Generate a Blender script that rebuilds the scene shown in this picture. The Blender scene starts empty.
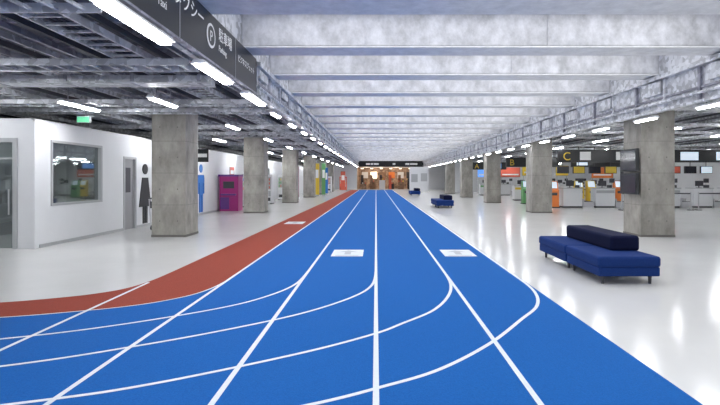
import bpy, math, random
random.seed(4)
S = bpy.context.scene
try:
    S.view_settings.view_transform = 'Standard'
    S.view_settings.look = 'None'
    S.view_settings.exposure = 0.22
except Exception: pass

# ---------------------------------------------------------------- materials
def mat(name, col, rough=0.5, metal=0.0, var=0.0, scale=5.0, bump=0.0, emis=None, es=0.0, kind='noise', stretch=(1,1,1), spec=0.5, detail=6, bdist=0.01):
    m = bpy.data.materials.new(name); m.use_nodes = True
    nt = m.node_tree; b = nt.nodes['Principled BSDF']
    b.inputs['Base Color'].default_value = (*col, 1)
    b.inputs['Roughness'].default_value = rough
    b.inputs['Metallic'].default_value = metal
    b.inputs['Specular IOR Level'].default_value = spec
    if emis:
        b.inputs['Emission Color'].default_value = (*emis, 1)
        b.inputs['Emission Strength'].default_value = es
    if var > 0 or bump > 0:
        tc = nt.nodes.new('ShaderNodeTexCoord'); mp = nt.nodes.new('ShaderNodeMapping')
        mp.inputs['Scale'].default_value = stretch
        nt.links.new(tc.outputs['Object'], mp.inputs['Vector'])
        if kind == 'voronoi':
            t = nt.nodes.new('ShaderNodeTexVoronoi'); t.inputs['Scale'].default_value = scale
            n2 = nt.nodes.new('ShaderNodeTexNoise'); n2.inputs['Scale'].default_value = scale*0.25
            nt.links.new(mp.outputs[0], t.inputs['Vector']); nt.links.new(mp.outputs[0], n2.inputs['Vector'])
            sep = nt.nodes.new('ShaderNodeSeparateColor'); nt.links.new(t.outputs['Color'], sep.inputs[0])
            mx = nt.nodes.new('ShaderNodeMath'); mx.operation = 'ADD'
            nt.links.new(sep.outputs[0], mx.inputs[0]); nt.links.new(n2.outputs['Fac'], mx.inputs[1])
            hf = nt.nodes.new('ShaderNodeMath'); hf.operation = 'MULTIPLY'; hf.inputs[1].default_value = 0.5
            nt.links.new(mx.outputs[0], hf.inputs[0]); out = hf.outputs[0]
        else:
            t = nt.nodes.new('ShaderNodeTexNoise'); t.inputs['Scale'].default_value = scale
            t.inputs['Detail'].default_value = detail; t.inputs['Roughness'].default_value = 0.65
            nt.links.new(mp.outputs[0], t.inputs['Vector']); out = t.outputs['Fac']
        if var > 0:
            r = nt.nodes.new('ShaderNodeValToRGB')
            r.color_ramp.elements[0].position = 0.33; r.color_ramp.elements[1].position = 0.67
            r.color_ramp.elements[0].color = (*[max(0, c*(1-var)) for c in col], 1)
            r.color_ramp.elements[1].color = (*[min(1, c*(1+var)) for c in col], 1)
            nt.links.new(out, r.inputs[0]); nt.links.new(r.outputs[0], b.inputs['Base Color'])
        if bump > 0:
            bp = nt.nodes.new('ShaderNodeBump'); bp.inputs['Strength'].default_value = bump
            bp.inputs['Distance'].default_value = bdist
            nt.links.new(out, bp.inputs['Height']); nt.links.new(bp.outputs[0], b.inputs['Normal'])
    return m

M_floor = mat('white_epoxy', (0.73,0.725,0.71), 0.15, var=0.03, scale=0.6, spec=0.55)
M_blue = mat('blue_rubber', (0.008,0.108,0.385), 0.85, var=0.14, scale=70, bump=0.35, spec=0.15)
M_red = mat('red_rubber', (0.29,0.058,0.038), 0.85, var=0.16, scale=70, bump=0.35, spec=0.15)
M_line = mat('white_line_paint', (0.70,0.74,0.78), 0.6, var=0.04, scale=40)
M_conc = mat('board_concrete', (0.305,0.288,0.26), 0.85, var=0.34, scale=2.2, bump=0.3, stretch=(1,1,0.5), detail=10)
M_joint = mat('joint_dark', (0.15,0.14,0.13), 0.9)
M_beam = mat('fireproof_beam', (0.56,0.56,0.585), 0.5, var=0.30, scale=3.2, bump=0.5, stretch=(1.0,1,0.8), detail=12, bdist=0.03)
M_beamu = mat('beam_underside_lightened', (0.76,0.76,0.77), 0.5, var=0.12, scale=5, bump=0.3, detail=9)  # lighter than the beam faces: bounce light from below put into the colour
M_galv = mat('galvanised_steel', (0.66,0.67,0.70), 0.38, 0.6, var=0.26, scale=9, kind='voronoi')
M_galvd = mat('galvanised_dark', (0.36,0.36,0.41), 0.42, 0.6, var=0.25, scale=7, kind='voronoi')
M_dark = mat('dark_steel', (0.05,0.05,0.06), 0.55)
M_slab = mat('service_slab', (0.16,0.16,0.19), 0.9, var=0.1, scale=2)
M_white = mat('white_wall_paint', (0.74,0.745,0.76), 0.5, var=0.02, scale=1.5)
M_trim = mat('grey_trim', (0.42,0.43,0.44), 0.4)
M_black = mat('black_panel', (0.015,0.016,0.018), 0.35)
M_signw = mat('sign_lettering', (0.75,0.75,0.75), 0.5, emis=(1,1,1), es=0.12)
M_tube = mat('tube_emitter', (1,1,1), 0.5, emis=(0.95,0.975,1.0), es=26)
M_tubeS = mat('tube_emitter_side', (1,1,1), 0.5, emis=(0.95,0.975,1.0), es=58)
M_housing = mat('lamp_housing', (0.8,0.8,0.81), 0.4)
M_sofa = mat('blue_upholstery', (0.007,0.030,0.145), 0.85, var=0.15, scale=60, bump=0.2, spec=0.2)
M_navy = mat('navy_upholstery', (0.003,0.006,0.034), 0.85, var=0.15, scale=60, bump=0.2, spec=0.2)
M_orange = mat('orange_laminate', (0.80,0.22,0.04), 0.4)
M_yellow = mat('yellow_laminate', (0.80,0.56,0.05), 0.4)
M_green = mat('green_laminate', (0.14,0.38,0.14), 0.4)
M_magenta = mat('magenta_laminate', (0.36,0.02,0.18), 0.35)
M_purple = mat('purple_laminate', (0.12,0.04,0.22), 0.35)
M_cyan = mat('cyan_graphic', (0.02,0.16,0.52), 0.4)
M_redp = mat('red_poster', (0.65,0.12,0.07), 0.4)
M_screen = mat('lit_screen', (0.6,0.7,0.8), 0.3, emis=(0.75,0.87,1.0), es=0.5)
M_screenb = mat('lit_screen_blue', (0.1,0.3,0.7), 0.3, emis=(0.15,0.35,0.9), es=0.7)
M_shop = mat('warm_shop', (0.36,0.25,0.18), 0.6, var=0.6, scale=1.8)
M_wood = mat('shop_wood', (0.26,0.15,0.09), 0.5, var=0.4, scale=3)
M_warm = mat('warm_lamp', (1,0.8,0.5), 0.5, emis=(1,0.88,0.72), es=2.5)
M_exit = mat('exit_sign_face', (0.08,0.4,0.2), 0.5, emis=(0.1,0.6,0.3), es=0.15)
M_chrome = mat('brushed_steel', (0.6,0.6,0.62), 0.3, 0.9)

M_glass = bpy.data.materials.new('window_glass'); M_glass.use_nodes = True
nt = M_glass.node_tree; nt.nodes.clear()
o = nt.nodes.new('ShaderNodeOutputMaterial'); mx = nt.nodes.new('ShaderNodeMixShader')
tr = nt.nodes.new('ShaderNodeBsdfTransparent'); tr.inputs[0].default_value = (0.6,0.64,0.64,1)
gl = nt.nodes.new('ShaderNodeBsdfGlossy'); gl.inputs['Roughness'].default_value = 0.03
gl.inputs['Color'].default_value = (0.8,0.85,0.85,1)
mx.inputs[0].default_value = 0.25
nt.links.new(tr.outputs[0], mx.inputs[1]); nt.links.new(gl.outputs[0], mx.inputs[2]); nt.links.new(mx.outputs[0], o.inputs[0])

# ---------------------------------------------------------------- mesh builder
class MB:
    def __init__(s): s.v=[]; s.f=[]; s.m=[]; s.mats=[]; s.sm=[]
    def mi(s, m):
        if m not in s.mats: s.mats.append(m)
        return s.mats.index(m)
    def add(s, vs, fs, m, smooth=False):
        k=len(s.v); s.v+=vs; i=s.mi(m)
        for f in fs: s.f.append([k+j for j in f]); s.m.append(i); s.sm.append(smooth)
    def box(s, x0,x1,y0,y1,z0,z1,m):
        vs=[(x0,y0,z0),(x1,y0,z0),(x1,y1,z0),(x0,y1,z0),(x0,y0,z1),(x1,y0,z1),(x1,y1,z1),(x0,y1,z1)]
        s.add(vs,[(3,2,1,0),(4,5,6,7),(0,1,5,4),(1,2,6,5),(2,3,7,6),(3,0,4,7)],m)
    def rod(s, p0,p1,r,m,n=10,r1=None):
        if r1 is None: r1=r
        a=[p1[i]-p0[i] for i in range(3)]; L=math.sqrt(sum(c*c for c in a)); a=[c/L for c in a]
        u=(1,0,0) if abs(a[0])<0.9 else (0,1,0)
        w=[a[1]*u[2]-a[2]*u[1],a[2]*u[0]-a[0]*u[2],a[0]*u[1]-a[1]*u[0]]; l=math.sqrt(sum(c*c for c in w)); w=[c/l for c in w]
        t=[a[1]*w[2]-a[2]*w[1],a[2]*w[0]-a[0]*w[2],a[0]*w[1]-a[1]*w[0]]
        vs=[]
        for p,rr in ((p0,r),(p1,r1)):
            for k in range(n):
                c,sn=math.cos(2*math.pi*k/n)*rr,math.sin(2*math.pi*k/n)*rr
                vs.append(tuple(p[i]+w[i]*c+t[i]*sn for i in range(3)))
        fs=[(k,(k+1)%n,n+(k+1)%n,n+k) for k in range(n)]
        s.add(vs,fs,m,True); s.add(vs,[tuple(range(n-1,-1,-1)),tuple(range(n,2*n))],m)
    def prism_x(s, poly, y0,y1, m):
        n=len(poly); vs=[(x,y0,z) for x,z in poly]+[(x,y1,z) for x,z in poly]
        s.add(vs,[tuple(range(n)),tuple(range(2*n-1,n-1,-1))]+[(n+k,n+(k+1)%n,(k+1)%n,k) for k in range(n)],m)
    def prism_yz(s, poly, x0,x1, m):
        n=len(poly); vs=[(x0,y,z) for y,z in poly]+[(x1,y,z) for y,z in poly]
        s.add(vs,[tuple(range(n-1,-1,-1)),tuple(range(n,2*n))]+[(k,(k+1)%n,n+(k+1)%n,n+k) for k in range(n)],m)
    def flat(s, poly, z, m):
        s.add([(x,y,z) for x,y in poly],[tuple(range(len(poly)))],m)
    def ribbon(s, pts, w, z, m):
        L=[];R=[]
        for i,p in enumerate(pts):
            a=pts[max(0,i-1)]; b=pts[min(len(pts)-1,i+1)]
            dx,dy=b[0]-a[0],b[1]-a[1]; l=math.hypot(dx,dy); nx,ny=-dy/l,dx/l
            L.append((p[0]+nx*w/2,p[1]+ny*w/2,z)); R.append((p[0]-nx*w/2,p[1]-ny*w/2,z))
        n=len(pts); s.add(L+R,[(n+i,n+i+1,i+1,i) for i in range(n-1)],m)
    def done(s, name, bevel=0, parent=None, seg=2):
        me=bpy.data.meshes.new(name); me.from_pydata(s.v,[],s.f)
        for m in s.mats: me.materials.append(m)
        me.polygons.foreach_set('material_index', s.m); me.polygons.foreach_set('use_smooth', s.sm); me.update()
        ob=bpy.data.objects.new(name, me); S.collection.objects.link(ob)
        if bevel:
            bv=ob.modifiers.new('bevel','BEVEL'); bv.width=bevel; bv.segments=seg; bv.limit_method='ANGLE'
        if parent: ob.parent=parent
        return ob
def empty(name, loc=(0,0,0)):
    e=bpy.data.objects.new(name,None); S.collection.objects.link(e); e.location=loc; e.empty_display_size=0.2; return e
def cr(pts, n=10):
    P=[pts[0]]+list(pts)+[pts[-1]]; out=[]
    for i in range(1,len(P)-2):
        for k in range(n):
            t=k/n; o=[]
            for d in range(2):
                a,b,c,e=P[i-1][d],P[i][d],P[i+1][d],P[i+2][d]
                o.append(0.5*((2*b)+(c-a)*t+(2*a-5*b+4*c-e)*t*t+(-a+3*b-3*c+e)*t**3))
            out.append(tuple(o))
    out.append(pts[-1]); return out
def text(name, body, size, loc, rot, m, parent=None, align='LEFT'):
    c=bpy.data.curves.new(name,'FONT'); c.body=body; c.size=size; c.extrude=0.002; c.align_x=align
    c.materials.append(m); ob=bpy.data.objects.new(name,c); S.collection.objects.link(ob)
    ob.location=loc; ob.rotation_euler=rot
    if parent: ob.parent=parent
    return ob
R90=math.pi/2

# ---------------------------------------------------------------- floor + track
b=MB(); b.box(-14,26,-6,80,-0.2,0,M_floor); b.done('floor')
Yend=69.0
border=cr([(-2.4,8.6),(-2.41,7.6),(-2.54,6.92),(-2.85,6.45),(-3.26,6.14),(-3.85,5.88),(-4.45,5.68),(-6.2,5.25),(-9,4.8)],8)
outer=cr([(-3.6,9.6),(-3.6,8.4),(-3.63,7.7),(-3.75,7.2),(-4.0,6.88),(-4.36,6.64),(-4.98,6.38),(-6.5,5.95),(-9,5.5)],8)
b=MB()
b.box(-2.4,2.38,-5,Yend,0.0,0.004,M_blue)
b.flat([(-2.4,-5)]+border+[(-9,-5)],0.004,M_blue)
b.flat([(-2.4,Yend)]+[(-3.6,Yend)]+outer+border[::-1],0.004,M_red)
zl=0.0055; w=0.048
b.flat([(-w/2,-5),(w/2,-5),(w/2,Yend),(-w/2,Yend)],zl,M_line)
for X,ya,yb in ((-1.2,-5,Yend),(1.2,-5,Yend),(-2.4,-5,Yend),(-3.6,-5,7.6),(2.352,8.0,Yend)):
    b.flat([(X-w/2,ya),(X+w/2,ya),(X+w/2,yb),(X-w/2,yb)],zl+0.0003,M_line)
arcs=[
 [(2.352,8.3),(2.32,7.1),(2.1,6.25),(1.68,5.58),(1.13,4.78),(0.551,4.14),(0.03,3.78),(-0.48,3.49),(-1.3,3.15),(-3,2.6)],
 [(1.2,8.6),(1.17,7.55),(1.02,6.75),(0.72,6.0),(0.3,5.45),(-0.02,5.08),(-0.71,4.52),(-1.8,3.84),(-2.59,3.52),(-4,3.1)],
 [(0,8.6),(-0.05,7.5),(-0.28,6.75),(-0.82,5.95),(-1.5,5.32),(-2.34,4.72),(-3.29,4.2),(-5,3.6)],
 [(-1.2,8.6),(-1.25,7.5),(-1.5,6.75),(-1.95,6.12),(-2.88,5.4),(-3.84,4.92),(-5.5,4.4)]]
for k,a in enumerate(arcs): b.ribbon(cr(a,10),0.044,zl+0.0006+0.0002*k,M_line)
b.ribbon(border,0.03,zl+0.0015,M_line)
b.done('running_track')
M_mark=mat('grey_marking',(0.45,0.48,0.52),0.6)
for (x,y,n) in ((-3.0,17.8,'1'),(-0.62,10.6,'2'),(1.80,10.6,'3')):
    b=MB(); hw,hd=0.34,0.47
    b.flat([(x-hw,y-hd),(x+hw,y-hd),(x+hw,y+hd),(x-hw,y+hd)],0.0075,M_line)
    b.flat([(x-.22,y+.12),(x+.22,y+.12),(x,y+.36)],0.0082,M_mark)
    b.flat([(x-.25,y-.38),(x+.25,y-.38),(x+.25,y-.31),(x-.25,y-.31)],0.0082,M_mark)
    b.flat([(x-.07,y-.22),(x+.07,y-.22),(x+.07,y+.12),(x-.07,y+.12)],0.0082,M_mark)
    b.done('lane_marking')

# ---------------------------------------------------------------- hall ceiling
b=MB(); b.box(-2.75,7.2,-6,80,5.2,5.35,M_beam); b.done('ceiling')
for k in range(-5,25):
    yb=10.07+2.53*k; yf=yb-0.55
    b=MB(); xa,xb=-2.655,7.095
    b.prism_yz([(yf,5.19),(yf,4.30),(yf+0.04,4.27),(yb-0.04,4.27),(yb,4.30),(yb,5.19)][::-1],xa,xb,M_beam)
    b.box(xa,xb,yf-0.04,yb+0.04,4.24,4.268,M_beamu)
    for xs in (-0.2,3.4): b.box(xs,xs+0.02,yf-0.02,yf-0.0005,4.27,5.19,M_beam)
    b.done('ceiling_beam')
    L=bpy.data.lights.new('coffer_fill','AREA'); L.shape='RECTANGLE'; L.size=9; L.size_y=0.8; L.energy=92; L.color=(0.97,0.985,1.0)  # added fill light, hidden between beams to brighten hall and beam faces
    o=bpy.data.objects.new('coffer_fill',L); S.collection.objects.link(o); o.location=(2.2,yb+1.1,5.02)

# ---------------------------------------------------------------- edge fascias
def fascia(name, xa, xb, inner, z0, ystart):
    b=MB(); b.box(xa,xb,-6,71.95,z0,5.195,M_galv)
    sgn = 1 if inner>xa+1e-6 else -1
    y=ystart; i=0
    while y<71:
        x0,x1=sorted((inner,inner+sgn*0.06))
        b.box(x0,x1,y,y+0.07,z0,4.23,M_galvd if i%2 else M_galv)
        x0,x1=sorted((inner,inner+sgn*0.09))
        if i%2==0: b.box(x0,x1,y+0.12,y+0.95,z0+0.42,4.06,M_galv)
        y+=1.265; i+=1
    x0,x1=sorted((inner,inner+sgn*0.14))
    b.box(x0,x1,ystart,71.9,z0-0.03,z0+0.03,M_galv)
    b.box(x0,x1,ystart,71.9,4.10,4.2,M_galv)
    x0,x1=sorted((inner,inner+sgn*0.04))
    b.box(x0,x1,ystart,71.9,z0+0.30,z0+0.35,M_galvd)
    yy=inner+sgn*0.09
    b.rod((yy,ystart,z0+0.2),(yy,71.9,z0+0.2),0.035,M_galv,10)
    return b.done(name)
fascia('fascia_left',-2.75,-2.66,-2.66,3.45,10.5)
fascia('fascia_right',7.1,7.2,7.1,3.32,-6)

def strips(name, X, z, y0, n, pitch=2.53, length=1.4, wid=0.12, m=M_tube, hang=0.12):
    b=MB()
    for i in range(n):
        y=y0+i*pitch
        b.prism_x([(X-wid/2-0.05,z),(X+wid/2+0.05,z),(X+wid/2,z+0.06),(X-wid/2,z+0.06)],y-0.04,y+length+0.04,M_housing)
        b.box(X-wid/2,X+wid/2,y,y+length,z-0.035,z-0.001,m)
        b.rod((X,y+0.25,z+0.05),(X,y+0.25,z+0.05+hang),0.012,M_galvd,6)
        b.rod((X,y+length-0.25,z+0.05),(X,y+length-0.25,z+0.05+hang),0.012,M_galvd,6)
    return b.done(name)
strips('strip_light',-2.62,3.35,2.05,4,wid=0.14,hang=0.06)
strips('strip_light',-2.66,3.33,12.3,23,length=0.85,wid=0.07,hang=0.06)
strips('strip_light',7.1,3.20,4.6,26,length=0.9,wid=0.08,hang=0.05)
strips('strip_light',-7.0,3.36,5.6,13,pitch=5.06,m=M_tubeS,hang=0.28)
strips('strip_light',-4.6,3.30,9.8,12,pitch=5.06,length=1.2,wid=0.08,m=M_tubeS,hang=0.3)
strips('strip_light',-9.4,3.36,9.2,1,pitch=3.2,m=M_tubeS,hang=0.28)
for X,ya in ((10.2,6.0),(13.6,8.0),(17.0,7.2),(21,9.0)): strips('strip_light',X,3.36,ya,10,pitch=5.06,length=1.3,wid=0.09,m=M_tubeS,hang=0.28)

# ---------------------------------------------------------------- service zones
def zone(prefix, xa, xb, ye):
    b=MB(); b.box(xa,xb,-6,80,4.25,4.45,M_slab); b.done('ceiling_'+prefix)
    xi0,xi1=(xa+0.12,xb) if prefix=='left' else (xa,xb-0.22)
    g=MB()
    for k in range(-1,5):
        y=13.54+9.42*k
        g.box(xi0,xi1,y+0.1,y+0.85,3.625,3.67,M_galv); g.box(xi0,xi1,y+0.4,y+0.5,3.67,4.1,M_galv); g.box(xi0,xi1,y+0.1,y+0.85,4.1,4.245,M_galv)
    g.done('steel_girder')
    s=MB(); y=1.5; i=0
    while y<ye:
        s.box(xi0,xi1,y,y+0.09,3.80,3.95,M_galvd if i%2 else M_galv)
        x=xi0+0.6
        while x<xi1 and y<34:
            s.rod((x,y+0.03,3.93),(x,y+0.03,4.245),0.012,M_galvd,5); x+=1.7
        y+=1.265; i+=1
    s.done('cross_channel_rack')
    u=MB(); x=xi0+0.15; i=0
    while x<xi1-0.1:
        u.box(x,x+0.045,0,ye,3.70,3.79,(M_galvd,M_dark,M_galv)[i%3]); x+=0.36; i+=1
    u.done('unistrut_grid')
    c=MB()
    lad=[-10.8,-8.6,-4.1] if prefix=='left' else [8.7,11.2,14.6,18.2]
    for X in lad:
        c.box(X,X+0.03,0,ye,3.52,3.62,M_galv); c.box(X+0.5,X+0.53,0,ye,3.52,3.62,M_galv)
        y=0.2
        while y<40:
            c.box(X+0.03,X+0.5,y,y+0.04,3.54,3.57,M_galv); y+=0.3
        for q in range(4): c.rod((X+0.12+q*0.08,0,3.59),(X+0.12+q*0.08,ye,3.59),0.02,M_dark,6)
    c.done('cable_ladder')
    p=MB()
    for X,r,z,m in (((xa+2.6),0.09,4.06,M_galv),((xa+4.5),0.06,4.06,M_white),((xb-1.2),0.07,4.06,M_galvd)):
        p.rod((X,0,z),(X,ye,z),r,m,14)
        y=1
        while y<ye-1: p.rod((X,y,z),(X,y+0.06,z),r+0.015,M_galvd,14); y+=3.0
    p.done('service_pipe')
zone('left',-14,-2.76,70)
zone('right',7.21,26,57.8)
d=MB(); d.box(-13,-3.0,8.6,8.95,3.38,3.50,M_galv); d.box(-13,-3.0,8.55,9.0,3.36,3.38,M_galv)
for i in range(8): d.box(-3.2-i*1.2,-3.14-i*1.2,8.58,8.97,3.355,3.515,M_galvd)
d.done('ventilation_duct')
d=MB()
for y in (4.6,7.4,11.2,12.6,16.5,19.0,24.5,29):
    d.box(-13,-2.9,y,y+0.03,3.40,3.5,M_galv); d.box(-13,-2.9,y+0.45,y+0.48,3.40,3.5,M_galv)
    x=-12.9
    while x<-3: d.box(x,x+0.04,y+0.03,y+0.45,3.42,3.45,M_galv); x+=0.28
d.done('cable_ladder')
d=MB()
for y in (7.4,10.6,12.2,16.2,18.9,26.5,29.5):
    d.box(7.3,25,y,y+0.5,3.45,3.5,M_galv); d.box(7.3,25,y,y+0.04,3.5,3.515,M_galv); d.box(7.3,25,y+0.46,y+0.5,3.5,3.515,M_galv)
d.done('cable_tray')

# ---------------------------------------------------------------- hanging wayfinding sign (left)
root=empty('wayfinding_sign')
b=MB(); b.box(-2.64,-2.58,-1,10.35,3.5,4.225,M_black)
b.box(-2.645,-2.575,-1,10.36,3.47,3.5,M_galvd)
for y in (1.3,3.8,6.3,8.8): b.box(-2.579,-2.574,y,y+0.015,3.5,4.22,M_trim)
b.done('sign_panel',parent=root)
rt=(R90,0,R90)
text('text_ja','バス・タクシー',0.27,(-2.572,5.3,3.93),rt,M_signw,root)
text('text_en','Bus · Taxi',0.15,(-2.572,5.3,3.72),rt,M_signw,root)
text('text_ja2','駐車場',0.24,(-2.572,7.85,3.93),rt,M_signw,root)
text('text_en2','Parking',0.14,(-2.572,7.85,3.74),rt,M_signw,root)
text('text_ja3','ビジネスジェット',0.15,(-2.572,8.95,3.85),rt,M_signw,root)
b=MB()
b.rod((-2.579,7.5,3.88),(-2.572,7.5,3.88),0.19,M_signw,28); b.rod((-2.5719,7.5,3.88),(-2.5705,7.5,3.88),0.15,M_black,28)
for y in (4.25,4.65,5.03):
    b.box(-2.579,-2.572,y-0.15,y+0.15,3.72,4.04,M_signw); b.box(-2.5719,-2.571,y-0.10,y+0.10,3.84,3.98,M_black)
    for q in (-0.09,0.09): b.rod((-2.5719,y+q,3.77),(-2.571,y+q,3.77),0.025,M_black,10)
b.done('pictograms',parent=root)
text('text_p','P',0.24,(-2.569,7.43,3.79),rt,M_signw,root)

# ---------------------------------------------------------------- columns
def column(xc, y):
    b=MB(); h=0.475
    b.box(xc-h,xc+h,y,y+0.95,0,3.62,M_conc)
    for z in (0.9,1.8,2.7):
        b.box(xc-h-0.002,xc+h+0.002,y-0.002,y+0.952,z,z+0.008,M_joint)
    for z in (0.45,1.35,2.25,3.1):
        for dx in (-0.25,0.25):
            b.rod((xc+dx,y-0.003,z),(xc+dx,y+0.01,z),0.018,M_joint,10)
    b.box(xc-h-0.012,xc+h+0.012,y-0.012,y+0.962,0,0.06,M_joint)
    return b.done('concrete_column')
for k in range(0,6):
    column(-5.85,13.54+9.42*k)
    if k<5: column(7.95,13.54+9.42*k)
root=empty('column_monitor_pair')
b=MB(); M_mg=mat('monitor_glass',(0.02,0.02,0.03),0.1)
for z0,z1 in ((1.20,1.80),(1.86,2.50)):
    b.box(7.32,7.40,13.50,14.40,z0,z1,M_black)
    b.box(7.312,7.32,13.54,14.36,z0+0.04,z1-0.04,M_mg)
    b.box(7.40,7.474,13.8,14.1,z0+0.15,z1-0.15,M_dark)
b.done('monitors',parent=root,bevel=0.006)

# ---------------------------------------------------------------- left rooms
b=MB()
X0,X1=-8.15,-8.0
def seg(y0,y1,z0,z1): b.box(X0,X1,y0,y1,z0,z1,M_white)
H=3.02
seg(11.4,11.8,0,H); seg(11.8,14.0,0,0.97); seg(11.8,14.0,2.6,H); seg(14.0,15.2,0,H); seg(15.2,16.0,2.35,H); seg(16.0,34,0,H); seg(34,36,2.4,H); seg(36,70,0,H)
b.done('wall_left')
b=MB(); b.box(-8.40,-8.0,11.25,11.399,0,H,M_white); b.box(-9.5,-8.40,11.25,11.399,2.6,H,M_white); b.box(-13.89,-9.5,11.25,11.399,0,H,M_white); b.done('wall_front_left')
b=MB(); b.box(-14,-13.9,-6,72,0,4.25,M_white); b.done('wall_outer_left')
M_off=mat('office_wall',(0.42,0.44,0.44),0.6)
b=MB(); b.box(-11,-10.9,11.4,17,0,H,M_off); b.box(-10.9,-8.16,16.9,17,0,H,M_off); b.done('wall_office_back')
b=MB(); b.box(-11,-8.16,11.4,17,H,H+0.06,M_white); b.done('ceiling_office')
b=MB()
for y0,y1,z0,z1 in ((11.801,11.86,0.971,2.599),(13.94,13.999,0.971,2.599),(11.86,13.94,0.971,1.03),(11.86,13.94,2.54,2.599)): b.box(-8.12,-7.975,y0,y1,z0,z1,M_trim)
b.box(-8.08,-8.07,11.86,13.94,1.03,2.54,M_glass); b.done('window_1')
b=MB(); M_leaf=mat('door_leaf',(0.30,0.30,0.31),0.5)
b.box(-8.13,-7.98,15.201,15.27,0,2.349,M_trim); b.box(-8.13,-7.98,15.93,15.999,0,2.349,M_trim); b.box(-8.13,-7.98,15.27,15.93,2.28,2.349,M_trim)
b.box(-8.10,-8.06,15.27,15.93,0.005,2.28,M_leaf); b.rod((-8.03,15.33,0.95),(-8.03,15.33,1.15),0.015,M_chrome,8); b.box(-8.059,-8.055,15.45,15.75,1.2,2.0,M_dark); b.done('door_1')
b=MB()
b.box(-8.50,-8.401,11.22,11.40,0,2.599,M_trim); b.box(-9.499,-9.42,11.22,11.40,0,2.599,M_trim); b.box(-9.42,-8.5,11.22,11.40,2.5,2.599,M_trim); b.box(-9.42,-8.5,11.25,11.38,2.1,2.14,M_trim)
b.box(-9.42,-8.5,11.30,11.32,0.01,2.5,M_glass); b.rod((-8.6,11.24,0.8),(-8.6,11.24,1.4),0.018,M_chrome,8); b.done('door_2')
b=MB(); b.box(-8.13,-7.98,34.001,34.08,0,2.399,M_trim); b.box(-8.13,-7.98,35.92,35.999,0,2.399,M_trim); b.box(-8.1,-8.06,34.08,35.92,0.005,2.399,M_trim); b.done('door_3')
b=MB(); b.box(-8.0,-7.985,11.4,15.2,0,0.08,M_trim); b.box(-8.0,-7.985,16,34,0,0.08,M_trim); b.done('baseboard_left')
b=MB()
for z in (0.5,0.9,1.3,1.7,2.1): b.box(-10.85,-10.45,11.8,14.6,z,z+0.03,M_trim)
for y in (11.8,13.2,14.6): b.box(-10.85,-10.45,y,y+0.04,0,2.2,M_trim)
for i in range(26):
    y=11.9+i*0.1; z=random.choice((0.53,0.93,1.33,1.73))
    b.box(-10.8,-10.5,y,y+0.08,z,z+0.27,random.choice((M_white,M_dark,M_trim,M_trim)))
b.done('office_shelf')
L=bpy.data.lights.new('office_fill','AREA'); L.size=1.5; L.energy=34  # unseen fill light added so the interior reads through the glass
o=bpy.data.objects.new('office_fill',L); S.collection.objects.link(o); o.location=(-9.5,13.5,2.95)
for y,z,wd,hh,m in ((17.6,1.45,0.5,0.75,M_cyan),(18.6,1.45,0.5,0.75,M_trim),(26.2,1.3,0.8,1.0,M_redp),(29.2,1.3,0.8,1.0,M_trim)):
    root=empty('wall_poster'); b=MB(); b.box(-7.999,-7.975,y,y+wd,z,z+hh,M_trim); b.box(-7.974,-7.970,y+0.03,y+wd-0.03,z+0.03,z+hh-0.03,m); b.box(-7.9695,-7.968,y+0.1,y+wd-0.1,z+hh*0.6,z+hh*0.8,M_white); b.done('frame',parent=root)

def figure(name,y,zs,m,skirt):
    b=MB(); x0,x1=-7.995,-7.97
    b.rod((x0,y,zs*1.88),(x1,y,zs*1.88),0.17*zs,m,24)
    if skirt: poly=[(y-.20,1.6),(y+.20,1.6),(y+.42,.65),(y+.16,.65),(y+.16,.0+.1),(y+.03,.1),(y+.03,.65),(y-.03,.65),(y-.03,.1),(y-.16,.1),(y-.16,.65),(y-.42,.65)]
    else: poly=[(y-.34,1.62),(y+.34,1.62),(y+.40,1.5),(y+.40,.85),(y+.28,.85),(y+.28,1.3),(y+.22,1.3),(y+.22,.1),(y+.03,.1),(y+.03,.8),(y-.03,.8),(y-.03,.1),(y-.22,.1),(y-.22,1.3),(y-.28,1.3),(y-.28,.85),(y-.40,.85),(y-.40,1.5)]
    b.prism_yz([(a,c*zs) for a,c in poly],x0,x1,m); return b.done(name)
figure('restroom_pictogram',16.6,1.05,M_black,True)
figure('restroom_pictogram',21.9,1.12,M_cyan,False)
b=MB(); b.box(-7.6,-7.3,12.2,12.219,3.09,3.22,M_exit); b.box(-7.62,-7.28,12.22,12.28,3.07,3.24,M_trim); b.rod((-7.4,12.25,3.24),(-7.4,12.25,3.69),0.012,M_dark,6); b.done('exit_sign')

root=empty('ticket_kiosk')
b=MB(); b.box(-7.9,-6.95,24.2,25.0,0,1.75,M_magenta); b.box(-7.7,-7.15,24.17,24.2,1.15,1.5,M_dark); b.box(-7.8,-7.05,24.05,24.2,0.80,0.88,M_purple)
b.box(-7.93,-6.92,24.12,25.02,1.75,1.85,M_purple); b.box(-7.85,-7.4,24.18,24.2,0.1,0.7,M_purple); b.box(-7.35,-7.0,24.18,24.2,0.1,0.7,M_magenta)
b.done('body',bevel=0.02,parent=root)
root=empty('hanging_sign'); b=MB(); b.box(-7.9,-7.1,20.3,20.36,2.35,2.9,M_black); b.box(-7.85,-7.15,20.29,20.3,2.55,2.7,M_signw); b.rod((-7.5,20.33,2.9),(-7.5,20.33,3.69),0.015,M_dark,6); b.done('panel',parent=root)

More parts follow.
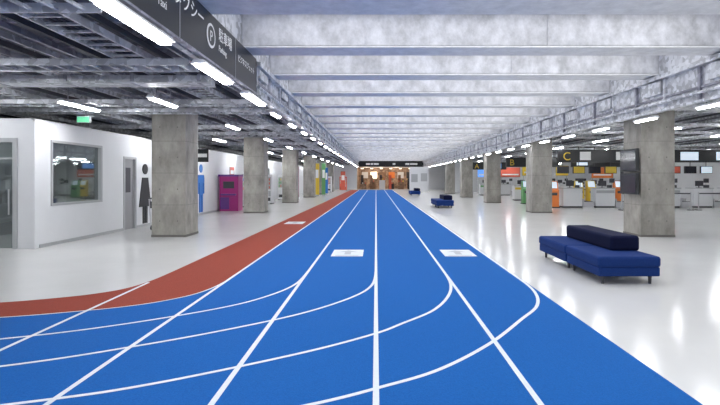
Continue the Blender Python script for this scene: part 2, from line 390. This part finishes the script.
root=empty('luggage_trolley')
b=MB()
for k in range(3):
    y=15.4+k*0.28
    for dx in (-0.28,0.28):
        b.rod((-7.0+dx,y+0.6,0.16),(-7.0+dx*0.75,y+0.0,0.2),0.016,M_chrome,8); b.rod((-7.0+dx*0.8,y,0.2),(-7.0+dx*0.8,y-0.12,1.02),0.016,M_chrome,8)
        b.rod((-7.02+dx,y+0.55,0.07),(-6.98+dx,y+0.55,0.07),0.07,M_dark,14); b.rod((-7.02+dx*0.7,y,0.07),(-6.98+dx*0.7,y,0.07),0.07,M_dark,14)
    b.rod((-7.26,y-0.12,1.02),(-6.74,y-0.12,1.02),0.022,M_dark,8); b.box(-7.25,-6.75,y,y+0.55,0.17,0.19,M_chrome); b.box(-7.2,-6.8,y-0.1,y-0.06,0.7,0.92,M_dark)
b.done('frame',parent=root)

def vending(x,y,m):
    root=empty('vending_machine')
    b=MB(); b.box(x-0.5,x+0.5,y,y+0.75,0.06,1.9,m); b.box(x-0.42,x+0.42,y-0.012,y,0.95,1.75,M_trim)
    b.box(x-0.38,x+0.38,y-0.02,y,0.2,0.42,M_dark); b.box(x+0.25,x+0.4,y-0.02,y,0.5,0.85,M_trim)
    for i in range(3):
        for j in range(6):
            xx=x-0.36+j*0.135; zz=1.0+i*0.25; b.rod((xx,y-0.03,zz),(xx,y-0.03,zz+0.16),0.035,random.choice((M_redp,M_white,M_green,M_cyan,M_yellow)),8)
    for dx in (-0.4,0.4): b.box(x+dx-0.05,x+dx+0.05,y+0.05,y+0.7,0,0.06,M_dark)
    b.done('cabinet',parent=root)
for x,y,m in ((-7.2,27.5,M_trim),(-7.2,31,M_white),(-7.1,37,M_white),(-4.6,67,M_redp),(-5.9,58,M_white)): vending(x,y,m)
def banner(x,y,m,h=3.0,w=0.9):
    root=empty('banner_stand')
    b=MB(); b.box(x-w/2,x+w/2,y,y+0.02,0.12,h,m); b.box(x-w/2-0.03,x+w/2+0.03,y-0.06,y+0.08,0,0.10,M_trim); b.rod((x,y+0.04,0.1),(x,y+0.04,h),0.015,M_chrome,8)
    b.rod((x-w/2,y+0.01,h),(x+w/2,y+0.01,h),0.02,M_trim,8); b.box(x-w/3,x+w/3,y-0.004,y,h*0.55,h*0.8,M_signw); b.done('banner',parent=root)
banner(-5.6,45.5,M_yellow,3.1,0.45); banner(-5.0,45.8,M_green,3.1,0.35); banner(-5.2,50,M_cyan,2.8,0.4); banner(-6.5,39.4,M_magenta,2.6,0.35); banner(-4.4,64,M_redp,2.6,0.6)

# ---------------------------------------------------------------- sofas
def sofa(x0,y0):
    root=empty('bench_sofa',(x0,y0,0))
    for nm,ya,yb in (('seat_near',0,1.30),('seat_far',1.32,2.75)):
        b=MB(); b.box(0,0.98,ya,yb,0.27,0.44,M_sofa); b.done(nm,bevel=0.045,parent=root,seg=4)
        b=MB(); b.box(0.015,0.965,ya+0.015,yb-0.015,0.13,0.275,M_sofa); b.done(nm+'_base',bevel=0.02,parent=root,seg=3)
    b=MB(); b.box(0.50,0.99,0.62,2.55,0.43,0.69,M_navy); b.done('backrest',bevel=0.055,parent=root,seg=5)
    b=MB()
    for yy in (0.12,1.2,1.45,2.62):
        for xx in (0.12,0.86): b.rod((xx,yy,0),(xx,yy,0.14),0.022,M_dark,12,0.03)
    b.done('legs',parent=root)
    return root
sofa(3.44,7.42); sofa(3.35,26.6); sofa(3.3,46)

# ---------------------------------------------------------------- check-in area (right)
def counter(x,y,band):
    root=empty('check_in_counter')
    b=MB(); b.box(x,x+1.1,y,y+0.65,0.08,1.08,M_white); b.box(x-0.03,x+1.13,y-0.05,y+0.7,1.08,1.12,M_trim); b.box(x+0.03,x+1.07,y+0.03,y+0.62,0,0.08,M_dark)
    b.box(x+0.04,x+1.06,y-0.012,y,0.82,0.98,band); b.box(x+0.04,x+1.06,y-0.008,y,0.14,0.76,M_white)
    b.box(x+1.14,x+1.75,y,y+1.2,0,0.32,M_chrome); b.box(x+1.2,x+1.69,y+0.02,y+1.18,0.32,0.35,M_dark); b.box(x+1.14,x+1.2,y,y+1.2,0.32,0.5,M_chrome)
    b.box(x+0.3,x+0.75,y+0.3,y+0.34,1.22,1.52,M_dark); b.rod((x+0.52,y+0.34,1.12),(x+0.52,y+0.34,1.3),0.03,M_dark,8); b.box(x+0.4,x+0.65,y+0.28,y+0.42,1.12,1.135,M_dark)
    b.box(x+0.85,x+1.02,y+0.2,y+0.45,1.12,1.28,M_dark)
    b.rod((x+1.45,y+1.1,0.35),(x+1.45,y+1.1,1.5),0.02,M_chrome,8); b.box(x+1.3,x+1.6,y+1.06,y+1.1,1.4,1.65,M_dark)
    b.done('desk',parent=root)
for i in range(6): counter(10.6+i*1.85,27.2,(M_white,M_trim,M_white,M_trim,M_white,M_white)[i])
for i in range(6): counter(10.4+i*1.85,36,(M_yellow,M_white,M_white,M_green,M_yellow,M_cyan)[i])
for i in range(6): counter(10.2+i*1.85,47,(M_green,M_white,M_white,M_magenta,M_white,M_cyan)[i])
def hang(x0,x1,y,z0,z1,letter,lm,items):
    root=empty('hanging_sign')
    b=MB(); b.box(x0,x1,y,y+0.12,z0,z1,M_black)
    for x in (x0+0.2,x1-0.2): b.rod((x,y+0.06,z1),(x,y+0.06,4.248),0.02,M_galvd,8)
    for a,c,mm in items: b.box(a,c,y-0.01,y,z0+0.12,z1-0.12,mm)
    b.done('panel',parent=root)
    if letter: text('letter',letter,(z1-z0)*0.9,(x0+0.25,y-0.012,z0+0.12),(R90,0,0),lm,root)
hang(10.1,14.6,26.6,2.55,3.25,'C',M_yellow,[(11.3,11.9,M_signw),(13.3,14.3,M_signw)])
hang(15.6,21.0,26.8,2.55,3.25,'D',M_yellow,[(17.0,18.0,M_screen),(19.0,20.6,M_screen)])
hang(9.6,13.5,35.4,2.5,3.2,'B',M_yellow,[(11.4,12.4,M_screen)])
hang(14.4,18.5,35.4,2.5,3.2,None,M_yellow,[(14.8,15.6,M_screen)])
hang(9.2,12.5,46,2.5,3.2,'A',M_yellow,[(10.8,12.0,M_screenb)])
mcols=(M_dark,M_yellow,M_mg,M_yellow,M_dark,M_screen,M_orange,M_redp,M_mg,M_screen)
for i in range(10):
    x=10.8+i*0.95; root=empty('flight_monitor')
    b=MB(); b.box(x,x+0.7,28.6,28.7,1.95,2.38,M_black); b.box(x+0.03,x+0.67,28.59,28.6,1.98,2.35,mcols[i]); b.rod((x+0.35,28.66,2.38),(x+0.35,28.66,4.248),0.02,M_dark,8); b.done('screen',parent=root)
def kiosk(x,y,m):
    root=empty('self_check_in_kiosk')
    b=MB(); b.prism_yz([(y,0.0),(y+0.45,0.0),(y+0.45,1.5),(y+0.25,1.5),(y+0.1,1.05),(y,1.0)],x,x+0.55,m)
    b.add([(x+0.06,y+0.115,1.1),(x+0.49,y+0.115,1.1),(x+0.49,y+0.235,1.46),(x+0.06,y+0.235,1.46)],[(0,1,2,3)],M_screen)
    b.box(x-0.04,x+0.59,y-0.03,y+0.48,0,0.05,M_dark); b.box(x+0.1,x+0.45,y-0.01,y,0.7,0.85,M_dark); b.done('housing',parent=root,bevel=0.012)
for x,y,m in ((9.75,27.0,M_orange),(9.5,31,M_green),(10.3,31,M_green),(11.1,31.2,M_yellow),(13.0,31.2,M_yellow),(13.8,31.2,M_yellow),(15.5,31,M_orange),(9.4,41,M_green),(9.9,43,M_yellow),(17.5,31,M_orange),(18.5,31,M_redp)): kiosk(x,y,m)
def post(x,y,x2):
    root=empty('queue_barrier')
    b=MB()
    for xx in (x,x2): b.rod((xx,y,0),(xx,y,0.03),0.17,M_dark,18); b.rod((xx,y,0.03),(xx,y,0.95),0.03,M_chrome,10)
    b.box(x,x2,y-0.003,y+0.003,0.84,0.90,M_dark); b.done('posts',parent=root)
for i in range(4): post(12.8+i*2,25.0,14.4+i*2)
for i in range(4): post(11.2+i*2,33.6,12.8+i*2)
b=MB(); b.box(25.8,26,-6,71.9,0,4.25,M_white); b.done('wall_right')
b=MB(); b.box(9.5,25.79,58,58.2,0,4.25,M_white); b.done('wall_back_right')
for x0,x1,y,z0,z1,m in ((17.4,18.4,30.2,1.5,2.3,M_redp),(15.0,16.0,40,1.9,2.7,M_yellow),(12.2,13.4,40,1.9,2.7,M_yellow),(18.2,20,40.5,1.7,2.6,M_orange),(10.6,12.0,50,1.8,2.8,M_screenb),(13,15,50,1.8,2.8,M_redp),(20.2,21.2,38,1.6,2.6,M_yellow)):
    root=empty('poster_board'); b=MB(); b.box(x0,x1,y,y+0.04,z0,z1,m); b.box(x0-0.03,x1+0.03,y+0.01,y+0.06,z0-0.03,z1+0.03,M_trim)
    for x in (x0+0.1,x1-0.1): b.rod((x,y+0.05,0),(x,y+0.05,z0+0.02),0.025,M_trim,8)
    b.box(x0,x1,y-0.15,y+0.25,0,0.03,M_trim); b.box(x0+0.15,x1-0.15,y-0.004,y,z0+0.2,z0+0.32,M_signw); b.done('board',parent=root)

# ---------------------------------------------------------------- far end
b=MB(); b.box(-2.85,7.7,72,72.4,3.4,5.19,M_black); b.done('wall_far_fascia')
root=empty('shop_sign')
b=MB()
for x0,x1 in ((-1.5,-0.9),(-0.8,-0.4),(-0.3,0.4),(2.5,2.9),(4.4,5.0),(5.1,6.2)): b.box(x0,x1,71.93,71.999,3.7,3.95,M_signw)
b.done('letters',parent=root)
b=MB(); b.box(-14,-2.85,72,72.2,0,4.25,M_white); b.box(7.7,26,72,72.2,0,4.25,M_white); b.box(-2.85,7.7,78,78.2,0,3.4,M_shop); b.box(-3,-2.85,72.2,78,0,3.4,M_shop); b.box(7.7,7.85,72.2,78,0,3.4,M_shop); b.done('wall_far')
b=MB(); b.box(-2.85,7.7,72.41,78,3.4,3.5,M_white); b.done('ceiling_shop')
root=empty('shop_display'); b=MB()
for i in range(7):
    x=-2.4+i*1.45; b.box(x,x+0.9,74+(i%2),74.5+(i%2),0,0.8+0.3*(i%3),(M_shop,M_wood,M_white,M_dark,M_wood)[i%5])
    for j in range(4): b.box(x+0.05+j*0.22,x+0.2+j*0.22,74.05+(i%2),74.4+(i%2),0.8+0.3*(i%3),1.05+0.3*(i%3),random.choice((M_yellow,M_redp,M_white,M_wood,M_dark)))
    b.box(x+0.1,x+0.5,73,73.15,3.1,3.2,M_warm); b.rod((x+0.3,73.07,3.2),(x+0.3,73.07,3.4),0.015,M_dark,6)
    b.box(x+0.1,x+1.1,77.9,77.98,1.7,2.7,(M_white,M_warm,M_wood,M_orange,M_white,M_dark,M_wood)[i])
    b.box(x+0.05,x+0.45,74.6,74.7,0,2.2,(M_dark,M_wood,M_dark,M_redp,M_wood,M_dark,M_white)[i])
b.done('shelves',parent=root)
for x in (-1.5,0.8,3.2,5.8):
    L=bpy.data.lights.new('shop_lamp','POINT'); L.energy=50; L.color=(1,0.82,0.64); L.shadow_soft_size=0.3
    o=bpy.data.objects.new('shop_lamp',L); S.collection.objects.link(o); o.location=(x,75.5,2.9)
b=MB(); b.box(4.2,6.6,60,60.2,0,3.1,M_white); b.box(4.4,5.2,59.95,60,1.2,2.2,M_trim); b.box(5.6,6.4,59.95,60,1.3,2.3,M_trim); b.done('wall_partition')

# ---------------------------------------------------------------- world + camera
W=bpy.data.worlds.new('World'); S.world=W; W.use_nodes=True
bg=W.node_tree.nodes['Background']; bg.inputs[0].default_value=(0.92,0.95,1.0,1); bg.inputs[1].default_value=0.9
cam=bpy.data.cameras.new('Camera'); co=bpy.data.objects.new('Camera',cam); S.collection.objects.link(co)
cam.lens=24; cam.sensor_width=36; cam.shift_x=-16/720; cam.shift_y=-24/720; cam.clip_end=300
co.location=(0,0,1.65); co.rotation_euler=(R90,0,0); S.camera=co
